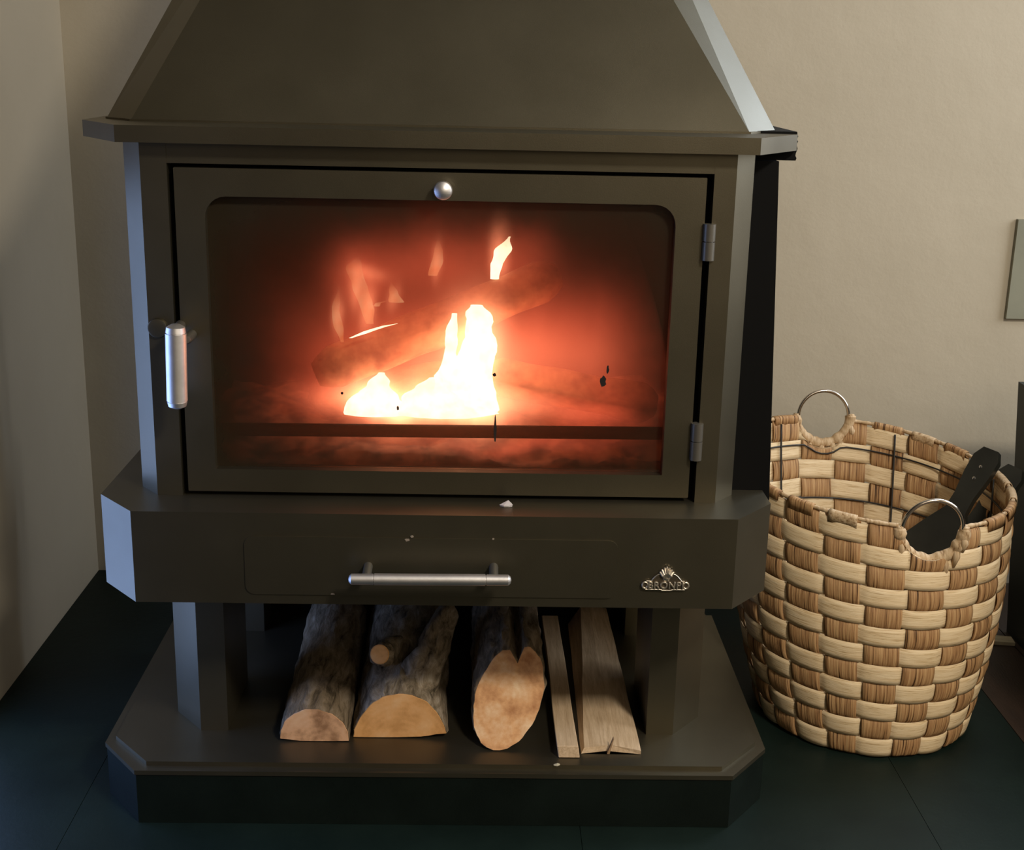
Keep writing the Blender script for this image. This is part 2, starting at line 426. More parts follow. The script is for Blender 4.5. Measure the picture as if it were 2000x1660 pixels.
# shelf
sm(part('mantel_shelf', prism(chamf(.3837, .4498, .0988, .0425, YB), Z2, Z3), M['paint'], bev=.0016, seg=2))
# hood
base = chamf(.3874, .4302, .0478, .1335, YB)
k = 3.0   # extend beyond the frame along the same slopes
def ext(b0, t0): return tuple(b0[i]+(t0[i]-b0[i])*k for i in range(3))
hb_ = [(-.3874, .1335, Z3), (.3874, .1335, Z3), (.4302, .1813, Z3), (.4302, YB, Z3), (-.4302, YB, Z3), (-.4302, .1813, Z3)]
tl = ext(hb_[0], (-.3168, .2378, 1.0751)); tr = ext(hb_[1], (.2973, .2476, 1.0891))
orr = ext(hb_[2], (.351, .2978, 1.0922)); oll = ext(hb_[5], (-.3642, .2864, 1.076))
zt = 1.36
def at_z(b0, t0, z):
    f = (z-b0[2])/(t0[2]-b0[2]); return (b0[0]+(t0[0]-b0[0])*f, b0[1]+(t0[1]-b0[1])*f, z)
T = [at_z(hb_[0], tl, zt), at_z(hb_[1], tr, zt), at_z(hb_[2], orr, zt), None, None, at_z(hb_[5], oll, zt)]
T[3] = (T[2][0], YB, zt); T[4] = (T[5][0], YB, zt)
bm = bmesh.new()
a = [bm.verts.new(Vector(p)+Vector((0, 0, .0008))) for p in hb_]; c = [bm.verts.new(p) for p in T]
bm.faces.new(a[::-1]); bm.faces.new(c)
for i in range(6): bm.faces.new((a[i], a[(i+1) % 6], c[(i+1) % 6], c[i]))
part('hood', bm, M['paint'], bev=.003, seg=4)
part('flue', cyl((0, .46, zt-.01), (0, .46, 2.504), .09, n=40), M['paint'])
part('hood_lip', prism([(-.3885, .1322), (.3885, .1322), (.4315, .1805), (.4315, YB), (-.4315, YB), (-.4315, .1805)], Z3, Z3+.0025), M['paint'], bev=.0006, seg=1)

# door
DX0, DX1, DZ0, DZ1 = -.3215, .3255, .4650, .8762
GX0, GX1, GZ0, GZ1 = -.2855, .2900, .4953, .8425
seg = 6
inner = round_rect(GX0, GX1, GZ0, GZ1, .026, .0015, seg)
outer = round_rect(DX0, DX1, DZ0, DZ1, .0012, .0012, seg)
door = part('door', frame_xz(outer, inner, Y2+.001, Y2+.020), M['paint'], bev=.0012, seg=2)
sm(door, .5)
# gap backing (deep black joint behind the door edge)
part('door_seal', frame_xz(round_rect(OX0-.004, OX1+.004, Z1, OZ1+.004, .002, .002, 3), round_rect(GX0-.012, GX1+.012, GZ0-.010, GZ1+.010, .02, .02, 3), Y2+.022, Y2+.034), M['black'])
# glass pane with soot
mt, nt, b = newmat('sooted_stove_glass'); nt.nodes.remove(b)
out = nt.nodes['Material Output']
tr_ = nt.nodes.new('ShaderNodeBsdfTransparent'); tr_.inputs[0].default_value = (.93, .86, .78, 1)
gl = nt.nodes.new('ShaderNodeBsdfGlossy'); gl.inputs['Roughness'].default_value = .12; gl.inputs['Color'].default_value = (.9, .9, .9, 1)
df = nt.nodes.new('ShaderNodeBsdfDiffuse'); df.inputs['Color'].default_value = (.030, .024, .015, 1)
tl_ = nt.nodes.new('ShaderNodeBsdfTranslucent'); tl_.inputs['Color'].default_value = (.85, .36, .20, 1)
mxs = nt.nodes.new('ShaderNodeMixShader'); mxs.inputs[0].default_value = .015
L(nt, df.outputs[0], mxs.inputs[1]); L(nt, tl_.outputs[0], mxs.inputs[2])
# soot amount: dark towards the edges of the pane
tc = nt.nodes.new('ShaderNodeTexCoord'); sx = nt.nodes.new('ShaderNodeSeparateXYZ')
nz = noise_n(nt, 9, 5, .6, tc.outputs['Object'])
va = nt.nodes.new('ShaderNodeVectorMath'); va.operation = 'MULTIPLY_ADD'
vs = nt.nodes.new('ShaderNodeVectorMath'); vs.operation = 'SUBTRACT'; vs.inputs[1].default_value = (.5, .5, .5)
L(nt, nz.outputs['Color'], vs.inputs[0]); L(nt, vs.outputs[0], va.inputs[0]); va.inputs[1].default_value = (.14, 0, .10)
L(nt, tc.outputs['Object'], va.inputs[2]); L(nt, va.outputs[0], sx.inputs[0])
def mth(op, a, b_=None, c=None, clamp=False):
    n = nt.nodes.new('ShaderNodeMath'); n.operation = op; n.use_clamp = clamp
    for i, q in enumerate((a, b_, c)):
        if q is None: continue
        if isinstance(q, (int, float)): n.inputs[i].default_value = q
        else: L(nt, q, n.inputs[i])
    return n.outputs[0]
ex = mth('POWER', mth('ABSOLUTE', mth('DIVIDE', mth('SUBTRACT', sx.outputs['X'], .025), .315)), 5)
ez = mth('POWER', mth('ABSOLUTE', mth('DIVIDE', mth('SUBTRACT', sx.outputs['Z'], .655), .205)), 4)
soot = mth('MULTIPLY_ADD', mth('ADD', ex, ez), .95, .05, True)
soot = mth('MINIMUM', soot, .95)
# dark specks
vo = nt.nodes.new('ShaderNodeTexVoronoi'); vo.inputs['Scale'].default_value = 38; L(nt, tc.outputs['Object'], vo.inputs['Vector'])
m1 = nt.nodes.new('ShaderNodeMixShader'); L(nt, soot, m1.inputs[0]); L(nt, tr_.outputs[0], m1.inputs[1]); L(nt, mxs.outputs[0], m1.inputs[2])
m0 = nt.nodes.new('ShaderNodeMixShader'); m0.inputs[0].default_value = .03; L(nt, m1.outputs[0], m0.inputs[1]); L(nt, tl_.outputs[0], m0.inputs[2])
m2 = nt.nodes.new('ShaderNodeMixShader'); m2.inputs[0].default_value = .025
L(nt, m0.outputs[0], m2.inputs[1]); L(nt, gl.outputs[0], m2.inputs[2]); L(nt, m2.outputs[0], out.inputs['Surface'])
M['glass'] = mt
bm = box(GX0-.008, GX1+.008, Y2+.013, Y2+.0175, GZ0-.006, GZ1+.006)
gp = part('glass_pane', bm, M['glass'], door)
tag(gp, 'soot-stained heat-proof glass')
for mx_, mz_, wx_, wz_, sd_ in ((1178, 745, 7, 13, 1), (1187, 722, 3, 10, 2), (966, 732, 4, 4, 3), (777, 797, 3, 5, 4), (668, 768, 3, 3, 5), (967, 838, 3, 32, 6)):
    dd = fwd+RT*(mx_-1000)/FPX-UP*(mz_-830)/FPX; pz_ = CAM+dd*((Y2+.0126-CAM.y)/dd.y); kq = 1.62/FPX; rn = random.Random(sd_)
    bm = bmesh.new(); lp = [(pz_.x+cos(2*pi*i/12)*wx_*kq*rn.uniform(.6, 1.1), pz_.z+sin(2*pi*i/12)*wz_*kq*rn.uniform(.75, 1.05)) for i in range(12)]
    a = [bm.verts.new((x, Y2+.0123, z)) for x, z in lp]; c = [bm.verts.new((x, Y2+.0131, z)) for x, z in lp]
    bm.faces.new(a); bm.faces.new(c[::-1])
    for i in range(12): bm.faces.new((a[i], c[i], c[(i+1) % 12], a[(i+1) % 12]))
    part('soot_spot', bm, M['fire_wall'], gp)
# knob at the top of the door
kx, kz = .0045, .8560
sm(part('vent_knob', lathe((kx, Y2+.002, kz), (0, -1, 0), [(0, .006), (.006, .006), (.008, .0105), (.013, .0115), (.018, .0105), (.021, .007), (.0225, 0)]), M['steel'], door))
# hinges
for z0, z1 in ((.7761, .8209), (.5181, .5668)):
    zm = z0+(z1-z0)*.52
    hp = cyl((.3315, Y2-.002, zm+.0006), (.3315, Y2-.002, z1), .0078, n=20); bevel(hp, .0008, 1)
    cyl((.3315, Y2-.002, z0), (.3315, Y2-.002, zm-.0006), .0078, n=20, bm=hp)
    cyl((.3315, Y2-.002, z0+.002), (.3315, Y2-.002, z1-.002), .0060, n=12, bm=hp)
    o = part('hinge', hp, M['hinge']); sm(o)
# handle: latch with a vertical grip
hx0, hz0, hx1, hz1 = -.3155, .6945, -.3183, .5890
ax = Vector((hx1-hx0, 0, hz1-hz0)); LL = ax.length
grip = lathe((hx0, .013, hz0), ax, [(0, 0), (.0008, .006), (.004, .0112), (.0105, .0122), (.0107, .0110), (.0117, .0110), (.0119, .0126),
   (LL-.0100, .0126), (LL-.0098, .0112), (LL-.0088, .0112), (LL-.0086, .0122), (LL-.003, .0108), (LL-.0006, .006), (LL, 0)], 32)
hdl = sm(part('door_handle', grip, M['steel'], door))
tag(hdl, 'brushed steel vertical grip')
arm = cyl((-.316, .013, .685), (-.322, Y2+.004, .682), .0065, n=20)
sm(part('handle_arm', arm, M['hinge'], door))
sm(part('latch_boss', lathe((-.3492, Y2+.001, .679), (0, -1, 0), [(0, .0125), (.004, .0125), (.0055, .0115), (.006, .009), (.0062, 0)]), M['paint']))
sm(part('latch_pin', lathe((-.308, Y2+.002, .671), (0, -1, 0), [(0, .0062), (.030, .0062), (.0335, .0045), (.034, 0)]), M['hinge'], door))

# emblem -----------------------------------------------------------
em = empty('emblem_plate', (.2927, 0, .3746)); em.parent = stove; em.matrix_parent_inverse = Matrix.Translation(-stove.location)
ex0, ex1, ezc = .2610, .3235, .3700
def plate(poly, y0, y1, mat, name, bv=.0006, smooth=True):
    bm = bmesh.new(); a = [bm.verts.new((x, y0, z)) for x, z in poly]; c = [bm.verts.new((x, y1, z)) for x, z in poly]
    bm.faces.new(a); bm.faces.new(c[::-1])
    for i in range(len(a)): bm.faces.new((a[i], c[i], c[(i+1) % len(a)], a[(i+1) % len(a)]))
    if bv: bevel(bm, bv, 1)
    return bm
cxm = (ex0+ex1)/2+.001
poly = []
h = .0062
for i in range(9):
    a_ = -pi/2+pi*i/8; poly.append((ex1-.006+.006*cos(a_), ezc+h*sin(a_)))
poly += [(cxm+.018, ezc+h), (cxm+.015, ezc+h+.004), (cxm+.008, ezc+h+.0095), (cxm-.008, ezc+h+.0095), (cxm-.015, ezc+h+.004), (cxm-.018, ezc+h)]
poly += [(ex0+.006, ezc+h), (ex0, ezc), (ex0+.006, ezc-h)]
eb = part('emblem_plate', plate(poly, -.0028, .0002, None, ''), M['emblem_dark'])
COL.objects.unlink(em); bpy.data.objects.remove(em)
tag(eb, 'small aged brass maker\'s emblem with a shell and raised letters')
# shell with ribs
bm = bmesh.new()
for i in range(7):
    t = (i-3)/3; ang = t*.95
    bx_, bz_ = cxm+.0015*t, ezc+h+.0035
    tipx = cxm+sin(ang)*.0105*(1.05 if abs(t) > .5 else 1); tipz = ezc+h+.0055+cos(ang)*.0140*(1-.15*abs(t))
    tube([(bx_, -.0030, bz_), ((bx_+tipx)/2, -.0046, (bz_+tipz)/2), (tipx, -.0032, tipz)], .0014, 8, bm=bm, rfun=lambda k: (.0012, .0023, .0011)[k])
lathe((cxm, -.002, ezc+h+.0035), (0, -1, 0), [(0, .005), (.0015, .0045), (.0025, .0025), (.003, 0)], 14, bm)
sm(part('shell', bm, M['emblem'], eb))
bm = bmesh.new()
for s in (-1, 1):
    tube([(cxm+s*(.009+.010*t), -.0030, ezc+h+.0090*(1-t**1.6)) for t in [i/8 for i in range(9)]], .0008, 6, bm=bm)
tube([(x, -.0030, z) for x, z in [(ex0+.006, ezc-h+.0004), (cxm-.007, ezc-h+.0004), (cxm-.005, ezc-h-.0006), (cxm+.006, ezc-h-.0006), (cxm+.009, ezc-h+.0004), (ex1-.006, ezc-h+.0004)]], .0007, 6, bm=bm)
tube([(x, -.0030, z) for x, z in [(ex0+.007, ezc+h-.0004), (cxm-.018, ezc+h-.0004)]], .0006, 6, bm=bm)
tube([(x, -.0030, z) for x, z in [(cxm+.018, ezc+h-.0004), (ex1-.007, ezc+h-.0004)]], .0006, 6, bm=bm)
for x_ in (ex0+.0052, ex1-.0052):
    tube([(x_+.0034*cos(t), -.0030, ezc+.0042*sin(t)) for t in [2*pi*i/16 for i in range(16)]], .0013, 8, True, bm)
sm(part('emblem_border', bm, M['emblem'], eb))
fc = bpy.data.curves.new('lettering', 'FONT'); fc.body = 'BRONPI'; fc.size = .0122; fc.extrude = .0011; fc.bevel_depth = .00035
fc.space_character = 1.10; fc.align_x = 'CENTER'; fc.align_y = 'CENTER'; fc.resolution_u = 3
to = bpy.data.objects.new('tmp_text', fc); COL.objects.link(to)
bpy.context.view_layer.update()
me = bpy.data.meshes.new_from_object(to.evaluated_get(bpy.context.evaluated_depsgraph_get()))
COL.objects.unlink(to); bpy.data.objects.remove(to)
bpy.data.meshes[me.name].name = 'lettering'
me.transform(Matrix.Translation((cxm-.0005, -.0034, ezc)) @ Matrix.Rotation(pi/2, 4, 'X') @ Matrix.Diagonal((1.0, 1.05, 1, 1)))
me.materials.clear()
link('lettering', me, M['emblem'], None)
lo = bpy.data.objects['lettering']; lo.parent = eb; lo.matrix_parent_inverse = Matrix.Translation(-eb.location)

# ------------------------------------------------------------------ inside the fire chamber (parts of the stove)
part('grate_floor', box(-.339, .344, .126, .469, Z1, Z1+.012), M['fire_wall'])
bar = cyl((-.338, .140, .5265), (.343, .140, .5305), .0088, n=14)
sm(part('log_guard_bar', bar, M['black']))
bm = bmesh.new(); nx, ny = 70, 30; vs_ = []
for j in range(ny):
    for i in range(nx):
        x = -.335+.675*i/(nx-1); y = .165+.30*j/(ny-1)
        z = Z1+.022+.020*noise.noise(Vector((x*9, y*9, 2)))+.010*noise.noise(Vector((x*40, y*40, 5)))+.03*min(1, (j/ny)*2)
        vs_.append(bm.verts.new((x, y, max(z, Z1+.013))))
for j in range(ny-1):
    for i in range(nx-1): bm.faces.new((vs_[j*nx+i], vs_[j*nx+i+1], vs_[(j+1)*nx+i+1], vs_[(j+1)*nx+i]))
r_ = bmesh.ops.extrude_face_region(bm, geom=bm.faces[:])
for e in r_['geom']:
    if isinstance(e, bmesh.types.BMVert): e.co.z = Z1+.0121
mt, nt, b = newmat('glowing_ember_bed')
v = coords(nt); n = noise_n(nt, 30, 5, .6, v)
L(nt, ramp(nt, n.outputs['Fac'], [(.35, (.03, .02, .018)), (.7, (.12, .075, .055))]), b.inputs['Base Color'])
b.inputs['Roughness'].default_value = .95
L(nt, ramp(nt, n.outputs['Fac'], [(.42, (0, 0, 0)), (.60, (1, .16, .05))]), b.inputs['Emission Color']); b.inputs['Emission Strength'].default_value = .10
M['ember'] = mt
ebd = from_bm('ember_bed', bm, M['ember'], None, True)
tag(ebd, 'bed of glowing embers and ash on the stove floor behind the glass', 'embers', kind='stuff')

def rough_log(p0, p1, r, mat, name, n=26, m_=26, squash=1.0, sides=None, amp=.12, seed=0, parent=None, taper=1.0):
    p0 = Vector(p0); p1 = Vector(p1); d = (p1-p0); Ln = d.length; d.normalize()
    up = Vector((0, 0, 1)); a = d.cross(up).normalized(); c = a.cross(d)
    bm = bmesh.new(); rings = []
    for j in range(m_+1):
        t = j/m_; R_ = []
        for i in range(n):
            q = 2*pi*i/n
            rr = r*(1+(taper-1)*t)*(min(1, .55+t*7, .55+(1-t)*7))*(1+amp*noise.noise(Vector((cos(q)*1.6+seed, sin(q)*1.6, t*5))) + amp*.35*noise.noise(Vector((cos(q)*7, sin(q)*7+seed, t*12))))
            if sides: # soften into a split billet
                k_ = pi/sides; qq = (q % (2*k_))-k_; rr *= cos(k_)/cos(qq)*1.12
            R_.append(bm.verts.new(p0+d*(t*Ln)+a*cos(q)*rr+c*sin(q)*rr*squash))
        rings.append(R_)
    for A, B in zip(rings, rings[1:]):
        for i in range(n): bm.faces.new((A[i], A[(i+1) % n], B[(i+1) % n], B[i]))
    bm.faces.new(rings[0][::-1]); bm.faces.new(rings[-1])
    return from_bm(name, bm, mat, parent, True)
bl = [
 ((-.175, .225, .582), (.160, .265, .722), .030, 1.0, None, 'burning log lying diagonally across the fire, flames along its top'),
 ((-.190, .300, .530), (.03, .235, .575), .036, .9, 4, 'burning split log low at the left of the fire, ash-coloured'),
 ((.060, .240, .585), (.30, .225, .545), .030, .9, 4, 'burning split log at the right of the fire, sloping down to the right'),
 ((.02, .330, .530), (.31, .300, .535), .034, 1.0, None, 'burning round log lying low at the back right of the fire'),
]
for i, (a_, b2_, r, sq, sd, lab) in enumerate(bl):
    o = rough_log(a_, b2_, r, M['charlog'], 'burning_log', squash=sq, sides=sd, seed=i*3.1, amp=.14)
    tag(o, lab, 'log', group='logs burning inside the stove')

# fire: glowing volume holding the flames and painted bloom haze, plus bright tongues
fire = empty('fire', (.0, .25, .50))
tag(fire, 'orange-white wood fire burning behind the stove glass', 'fire')
def on_y(px, py, Y):
    dd = fwd+RT*(px-1000)/FPX-UP*(py-830)/FPX; t = (Y-CAM.y)/dd.y; return CAM+dd*t
# glow volume
mt = bpy.data.materials.new('fire_and_bloom'); mt.use_nodes = True; nt = mt.node_tree
for n_ in list(nt.nodes): nt.nodes.remove(n_)
out = nt.nodes.new('ShaderNodeOutputMaterial')
tc = nt.nodes.new('ShaderNodeTexCoord')
mp = nt.nodes.new('ShaderNodeMapping'); mp.inputs['Scale'].default_value = (1, 1, .45); L(nt, tc.outputs['Object'], mp.inputs['Vector'])
nz = noise_n(nt, 13, 3, .55, mp.outputs['Vector'])
vs = nt.nodes.new('ShaderNodeVectorMath'); vs.operation = 'SUBTRACT'; vs.inputs[1].default_value = (.5, .5, .5); L(nt, nz.outputs['Color'], vs.inputs[0])
va = nt.nodes.new('ShaderNodeVectorMath'); va.operation = 'MULTIPLY_ADD'; va.inputs[1].default_value = (.05, .02, .07)
L(nt, vs.outputs[0], va.inputs[0]); L(nt, tc.outputs['Object'], va.inputs[2])
P_ = va.outputs[0]
# (centre, radii, strength): red bloom haze, orange body, white core
def blob(c, r, s, src):
    d1 = nt.nodes.new('ShaderNodeVectorMath'); d1.operation = 'SUBTRACT'; d1.inputs[1].default_value = c; L(nt, src, d1.inputs[0])
    d2 = nt.nodes.new('ShaderNodeVectorMath'); d2.operation = 'DIVIDE'; d2.inputs[1].default_value = r; L(nt, d1.outputs[0], d2.inputs[0])
    d3 = nt.nodes.new('ShaderNodeVectorMath'); d3.operation = 'DOT_PRODUCT'; L(nt, d2.outputs[0], d3.inputs[0]); L(nt, d2.outputs[0], d3.inputs[1])
    return mth('MULTIPLY', mth('POWER', 2.71828, mth('MULTIPLY', d3.outputs['Value'], -1)), s)
def pxb(px, py, rx, rz, s, Y=.25, ry=.05):
    c = on_y(px, py, Y); kk = (Y+1.62)/FPX
    return (tuple(c), (rx*kk, ry, rz*kk), s)
soft = [pxb(800, 700, 175, 100, 13, .21, .05), pxb(1060, 680, 170, 95, 11, .21, .05), pxb(660, 780, 95, 38, 9.0, .21), pxb(850, 500, 130, 60, 7.0, .22, .05),
        pxb(1170, 800, 115, 42, 13.0, .2), pxb(1000, 872, 200, 16, 15.0, .17, .03), pxb(1010, 500, 60, 50, 5, .22), pxb(700, 540, 50, 60, 7, .22)]
hot = [pxb(925, 690, 48, 85, 90, .205, .03), pxb(850, 788, 130, 30, 150, .20, .03), pxb(735, 780, 45, 38, 90, .20, .03), pxb(900, 740, 110, 75, 26, .205, .04),
       pxb(722, 600, 13, 42, 26, .21, .02), pxb(662, 620, 9, 38, 20, .21, .02), pxb(715, 525, 30, 14, 14, .21, .02), pxb(692, 560, 12, 40, 16, .21, .02),
       pxb(980, 490, 14, 44, 36, .24, .02), pxb(848, 505, 10, 34, 18, .24, .02), pxb(765, 572, 8, 24, 14, .215, .02), pxb(1080, 700, 120, 50, 5, .2, .03)]
acc = None
for c, r, s in soft:
    q = blob(c, r, s, P_); acc = q if acc is None else mth('ADD', acc, q)
acch = None
for c, r, s in hot:
    q = blob(c, r, s, P_); acch = q if acch is None else mth('ADD', acch, q)
e1 = nt.nodes.new('ShaderNodeEmission'); e1.inputs[0].default_value = (1, .155, .080, 1); L(nt, acc, e1.inputs[1])
e2 = nt.nodes.new('ShaderNodeEmission'); e2.inputs[0].default_value = (1, .34, .19, 1); L(nt, acch, e2.inputs[1])
ad = nt.nodes.new('ShaderNodeAddShader'); L(nt, e1.outputs[0], ad.inputs[0]); L(nt, e2.outputs[0], ad.inputs[1])
L(nt, ad.outputs[0], out.inputs['Volume'])
M['fire_haze'] = mt
# the body of flame and haze: a rounded, flame-topped hull
bm = bmesh.new(); n_, m_ = 40, 20; rings = []
for j in range(m_+1):
    t = j/m_; z = .478+t*.385; R_ = []
    wx = .325*(1-.35*t**2); wy = .145*(1-.25*t**2)
    for i in range(n_):
        q = 2*pi*i/n_; sq = (abs(cos(q))**6+abs(sin(q))**6)**(-1/6)
        R_.append(bm.verts.new((.003+wx*cos(q)*sq, .302+wy*sin(q)*sq, z)))
    rings.append(R_)
for A, B in zip(rings, rings[1:]):
    for i in range(n_): bm.faces.new((A[i], A[(i+1) % n_], B[(i+1) % n_], B[i]))
bm.faces.new(rings[0][::-1]); bm.faces.new(rings[-1])
from_bm('flame_and_bloom', bm, M['fire_haze'], fire, True)

def flame_mat(name, c_lo, c_hi, s):
    mt = bpy.data.materials.new(name); mt.use_nodes = True; nt_ = mt.node_tree
    for q in list(nt_.nodes): nt_.nodes.remove(q)
    o_ = nt_.nodes.new('ShaderNodeOutputMaterial'); e_ = nt_.nodes.new('ShaderNodeEmission')
    n = noise_n(nt_, 60, 3, .5, coords(nt_))
    L(nt_, ramp(nt_, n.outputs['Fac'], [(.3, c_lo), (.7, c_hi)]), e_.inputs[0]); e_.inputs[1].default_value = s
    t_ = nt_.nodes.new('ShaderNodeBsdfTransparent'); mx_ = nt_.nodes.new('ShaderNodeMixShader')
    uv = nt_.nodes.new('ShaderNodeUVMap'); sp = nt_.nodes.new('ShaderNodeSeparateXYZ'); L(nt_, uv.outputs[0], sp.inputs[0])
    mr = nt_.nodes.new('ShaderNodeMapRange'); mr.inputs['From Min'].default_value = .25; mr.inputs['From Max'].default_value = 1
    mr.inputs['To Min'].default_value = (.8 if s > 2 else .35); mr.inputs['To Max'].default_value = (.55 if s > 2 else 0.0)
    L(nt_, sp.outputs['Y'], mr.inputs['Value']); L(nt_, mr.outputs[0], mx_.inputs[0])
    L(nt_, t_.outputs[0], mx_.inputs[1]); L(nt_, e_.outputs[0], mx_.inputs[2]); L(nt_, mx_.outputs[0], o_.inputs['Surface'])
    return mt
M['flame'] = flame_mat('flame', (1, .28, .10), (1, .60, .34), .8)
M['flame_hot'] = flame_mat('white_hot_flame', (1, .75, .5), (1, .9, .75), 3.0)
def tongue(pxs, widths, Y, mat, depth=.5):
    pts = [on_y(x, y, Y) for x, y in pxs]; kk = (Y+1.62)/FPX
    # resample smoothly
    P = []; W = []; N = 18
    for i in range(N+1):
        t = i/N*(len(pts)-1); a_ = min(int(t), len(pts)-2); f = t-a_; f2 = f*f*(3-2*f)
        P.append(pts[a_].lerp(pts[a_+1], f)); W.append((widths[a_]*(1-f2)+widths[a_+1]*f2)*kk)
    bm = bmesh.new(); uvl = bm.loops.layers.uv.new('UVMap'); rings = []; n = 12
    for i, p in enumerate(P):
        wb_ = noise.noise(Vector((p.x*30, Y*9, p.z*34)))*.25*W[i]+.0006
        rings.append([bm.verts.new(p+Vector((wb_+cos(q)*W[i]*(1+.35*noise.noise(Vector((cos(q)*1.5+p.x*40, sin(q)*1.5, p.z*60)))), sin(q)*W[i]*depth, 0))) for q in [2*pi*k_/n for k_ in range(n)]])
    for i in range(N):
        for k_ in range(n):
            f = bm.faces.new((rings[i][k_], rings[i][(k_+1) % n], rings[i+1][(k_+1) % n], rings[i+1][k_]))
            for l_, vv in zip(f.loops, (i, i, i+1, i+1)): l_[uvl].uv = (k_/n, vv/N)
    bm.faces.new(rings[0][::-1]); bm.faces.new(rings[-1])
    return from_bm('flame', bm, mat, fire, True)
tongue([(668, 668), (660, 635), (655, 600), (662, 560)], [3, 9, 7, 1], .205, M['flame'])
tongue([(722, 632), (716, 600), (700, 560), (690, 520), (700, 500)], [8, 13, 14, 14, 2], .212, M['flame'])
tongue([(684, 660), (715, 648), (750, 637), (775, 632)], [3, 8, 6, 1], .190, M['flame_hot'])
tongue([(775, 590), (768, 572), (762, 550)], [14, 8, 1], .215, M['flame'])
tongue([(735, 598), (738, 592), (760, 586)], [6, 5, 1], .215, M['flame'])
tongue([(845, 538), (850, 515), (856, 490), (855, 465)], [8, 11, 8, 1], .24, M['flame'])
tongue([(966, 545), (968, 515), (980, 490), (995, 462)], [7, 11, 15, 2], .245, M['flame_hot'])
tongue([(874, 800), (878, 740), (880, 690), (880, 650), (886, 612)], [50, 26, 12, 11, 5], .196, M['flame_hot'])
tongue([(934, 806), (935, 720), (936, 660), (934, 612), (930, 596)], [36, 31, 28, 24, 12], .200, M['flame_hot'])
tongue([(912, 800), (905, 740), (912, 690), (925, 640)], [60, 38, 20, 8], .204, M['flame_hot'])
tongue([(735, 806), (738, 775), (740, 748), (745, 728)], [66, 42, 22, 6], .186, M['flame_hot'])
tongue([(850, 806), (848, 780), (842, 758), (850, 738)], [90, 66, 34, 12], .182, M['flame_hot'])
pl = bpy.data.lights.new('flame_light', 'POINT'); pl.energy = 0.45; pl.color = (1, .42, .18); pl.shadow_soft_size = .05
po = bpy.data.objects.new('flame_light', pl); COL.objects.link(po); po.location = (.02, .185, .60)

# ------------------------------------------------------------------ firewood on the tray
ZT = .0866
def split_log(name, y0, L_, prof, mat, cut, label, xc, lean=0., seed=0, amp=.004, tilt=0., cutslope=0., extra=None, nl=46, sub=3):
    """prof: closed xz profile (relative to xc, ZT), lying along +y from y0; end face slopes by cutslope"""
    pr = []
    for i in range(len(prof)):
        a_ = prof[i]; b_ = prof[(i+1) % len(prof)]
        for k_ in range(sub): pr.append((a_[0]+(b_[0]-a_[0])*k_/sub, a_[1]+(b_[1]-a_[1])*k_/sub))
    n = len(pr); bm = bmesh.new(); rings = []
    cz = sum(p[1] for p in pr)/n; cx_ = sum(p[0] for p in pr)/n
    for j in range(nl+1):
        t = j/nl; R_ = []
        for i, (x, z) in enumerate(pr):
            bt = 0. if z < .004 else 1.
            nn = noise.noise(Vector((x*70+seed, t*L_*22, z*70)))*amp+abs(noise.noise(Vector((x*160, t*L_*28+seed, z*160))))*amp*.9
            if j == 0: nn *= .3
            dx, dz = x-cx_, z-cz; ln = math.hypot(dx, dz)+1e-6
            X = xc+x+dx/ln*nn*bt+lean*t*L_; Zz = ZT+max(0.0003, z+dz/ln*nn*bt)
            Y = y0+t*L_+cutslope*z*(1-t)
            R_.append(bm.verts.new((X, Y, Zz)))
        rings.append(R_)
    for A, B in zip(rings, rings[1:]):
        for i in range(n): bm.faces.new((A[i], A[(i+1) % n], B[(i+1) % n], B[i]))
    bm.faces.new(rings[-1])
    front = [v_.co.copy() for v_ in rings[0]]
    if extra: extra(bm)
    bm.faces.new(rings[0][::-1])
    lg = from_bm(name, bm, mat, None, True)
    try: lg.data.set_sharp_from_angle(angle=.9)
    except Exception: pass
    tag(lg, label, 'firewood', group='firewood stored on the tray under the stove')
    # cut face: a thin disc of exposed wood over the end
    b2 = bmesh.new(); c0 = sum(front, Vector())/n
    rr = [[b2.verts.new(c0+(f-c0)*s_+Vector((0, -.0016 - (.0006*noise.noise(Vector((f.x*90*s_, 1, f.z*90*s_)))), 0))) for f in front] for s_ in (.985, .8, .55, .3)]
    back = [b2.verts.new(c0+(f-c0)*.99+Vector((0, .0005, 0))) for f in front]
    for A, B in zip(rr, rr[1:]):
        for i in range(n): b2.faces.new((A[i], A[(i+1) % n], B[(i+1) % n], B[i]))
    b2.faces.new(rr[-1][::-1]); b2.faces.new(back)
    for i in range(n): b2.faces.new((back[i], back[(i+1) % n], rr[0][(i+1) % n], rr[0][i]))
    cf = from_bm('cut_face', b2, cut, lg, True)
    try: cf.data.set_sharp_from_angle(angle=.7)
    except Exception: pass
    return lg
def arc(w, h, n=12, p=1.0, skew=0):
    out_ = [(-w*.5, 0.001), (w*.5, 0.001)]
    for i in range(1, n):
        a_ = pi*i/n; out_.append((w*.5*cos(a_)+skew*sin(a_)*w, h*sin(a_)**p))
    return out_
split_log('firewood_log', .100, .42, [(-.048, .004), (-.02, 0), (.048, .001), (.047, .014), (.040, .029), (.025, .042), (.006, .049), (-.012, .049), (-.028, .042), (-.041, .030), (-.047, .016)],
          M['bark'], M['cut1'], 'half-round firewood log with rough bark, leftmost under the stove', -.171, -.03, 1.3, .0035)
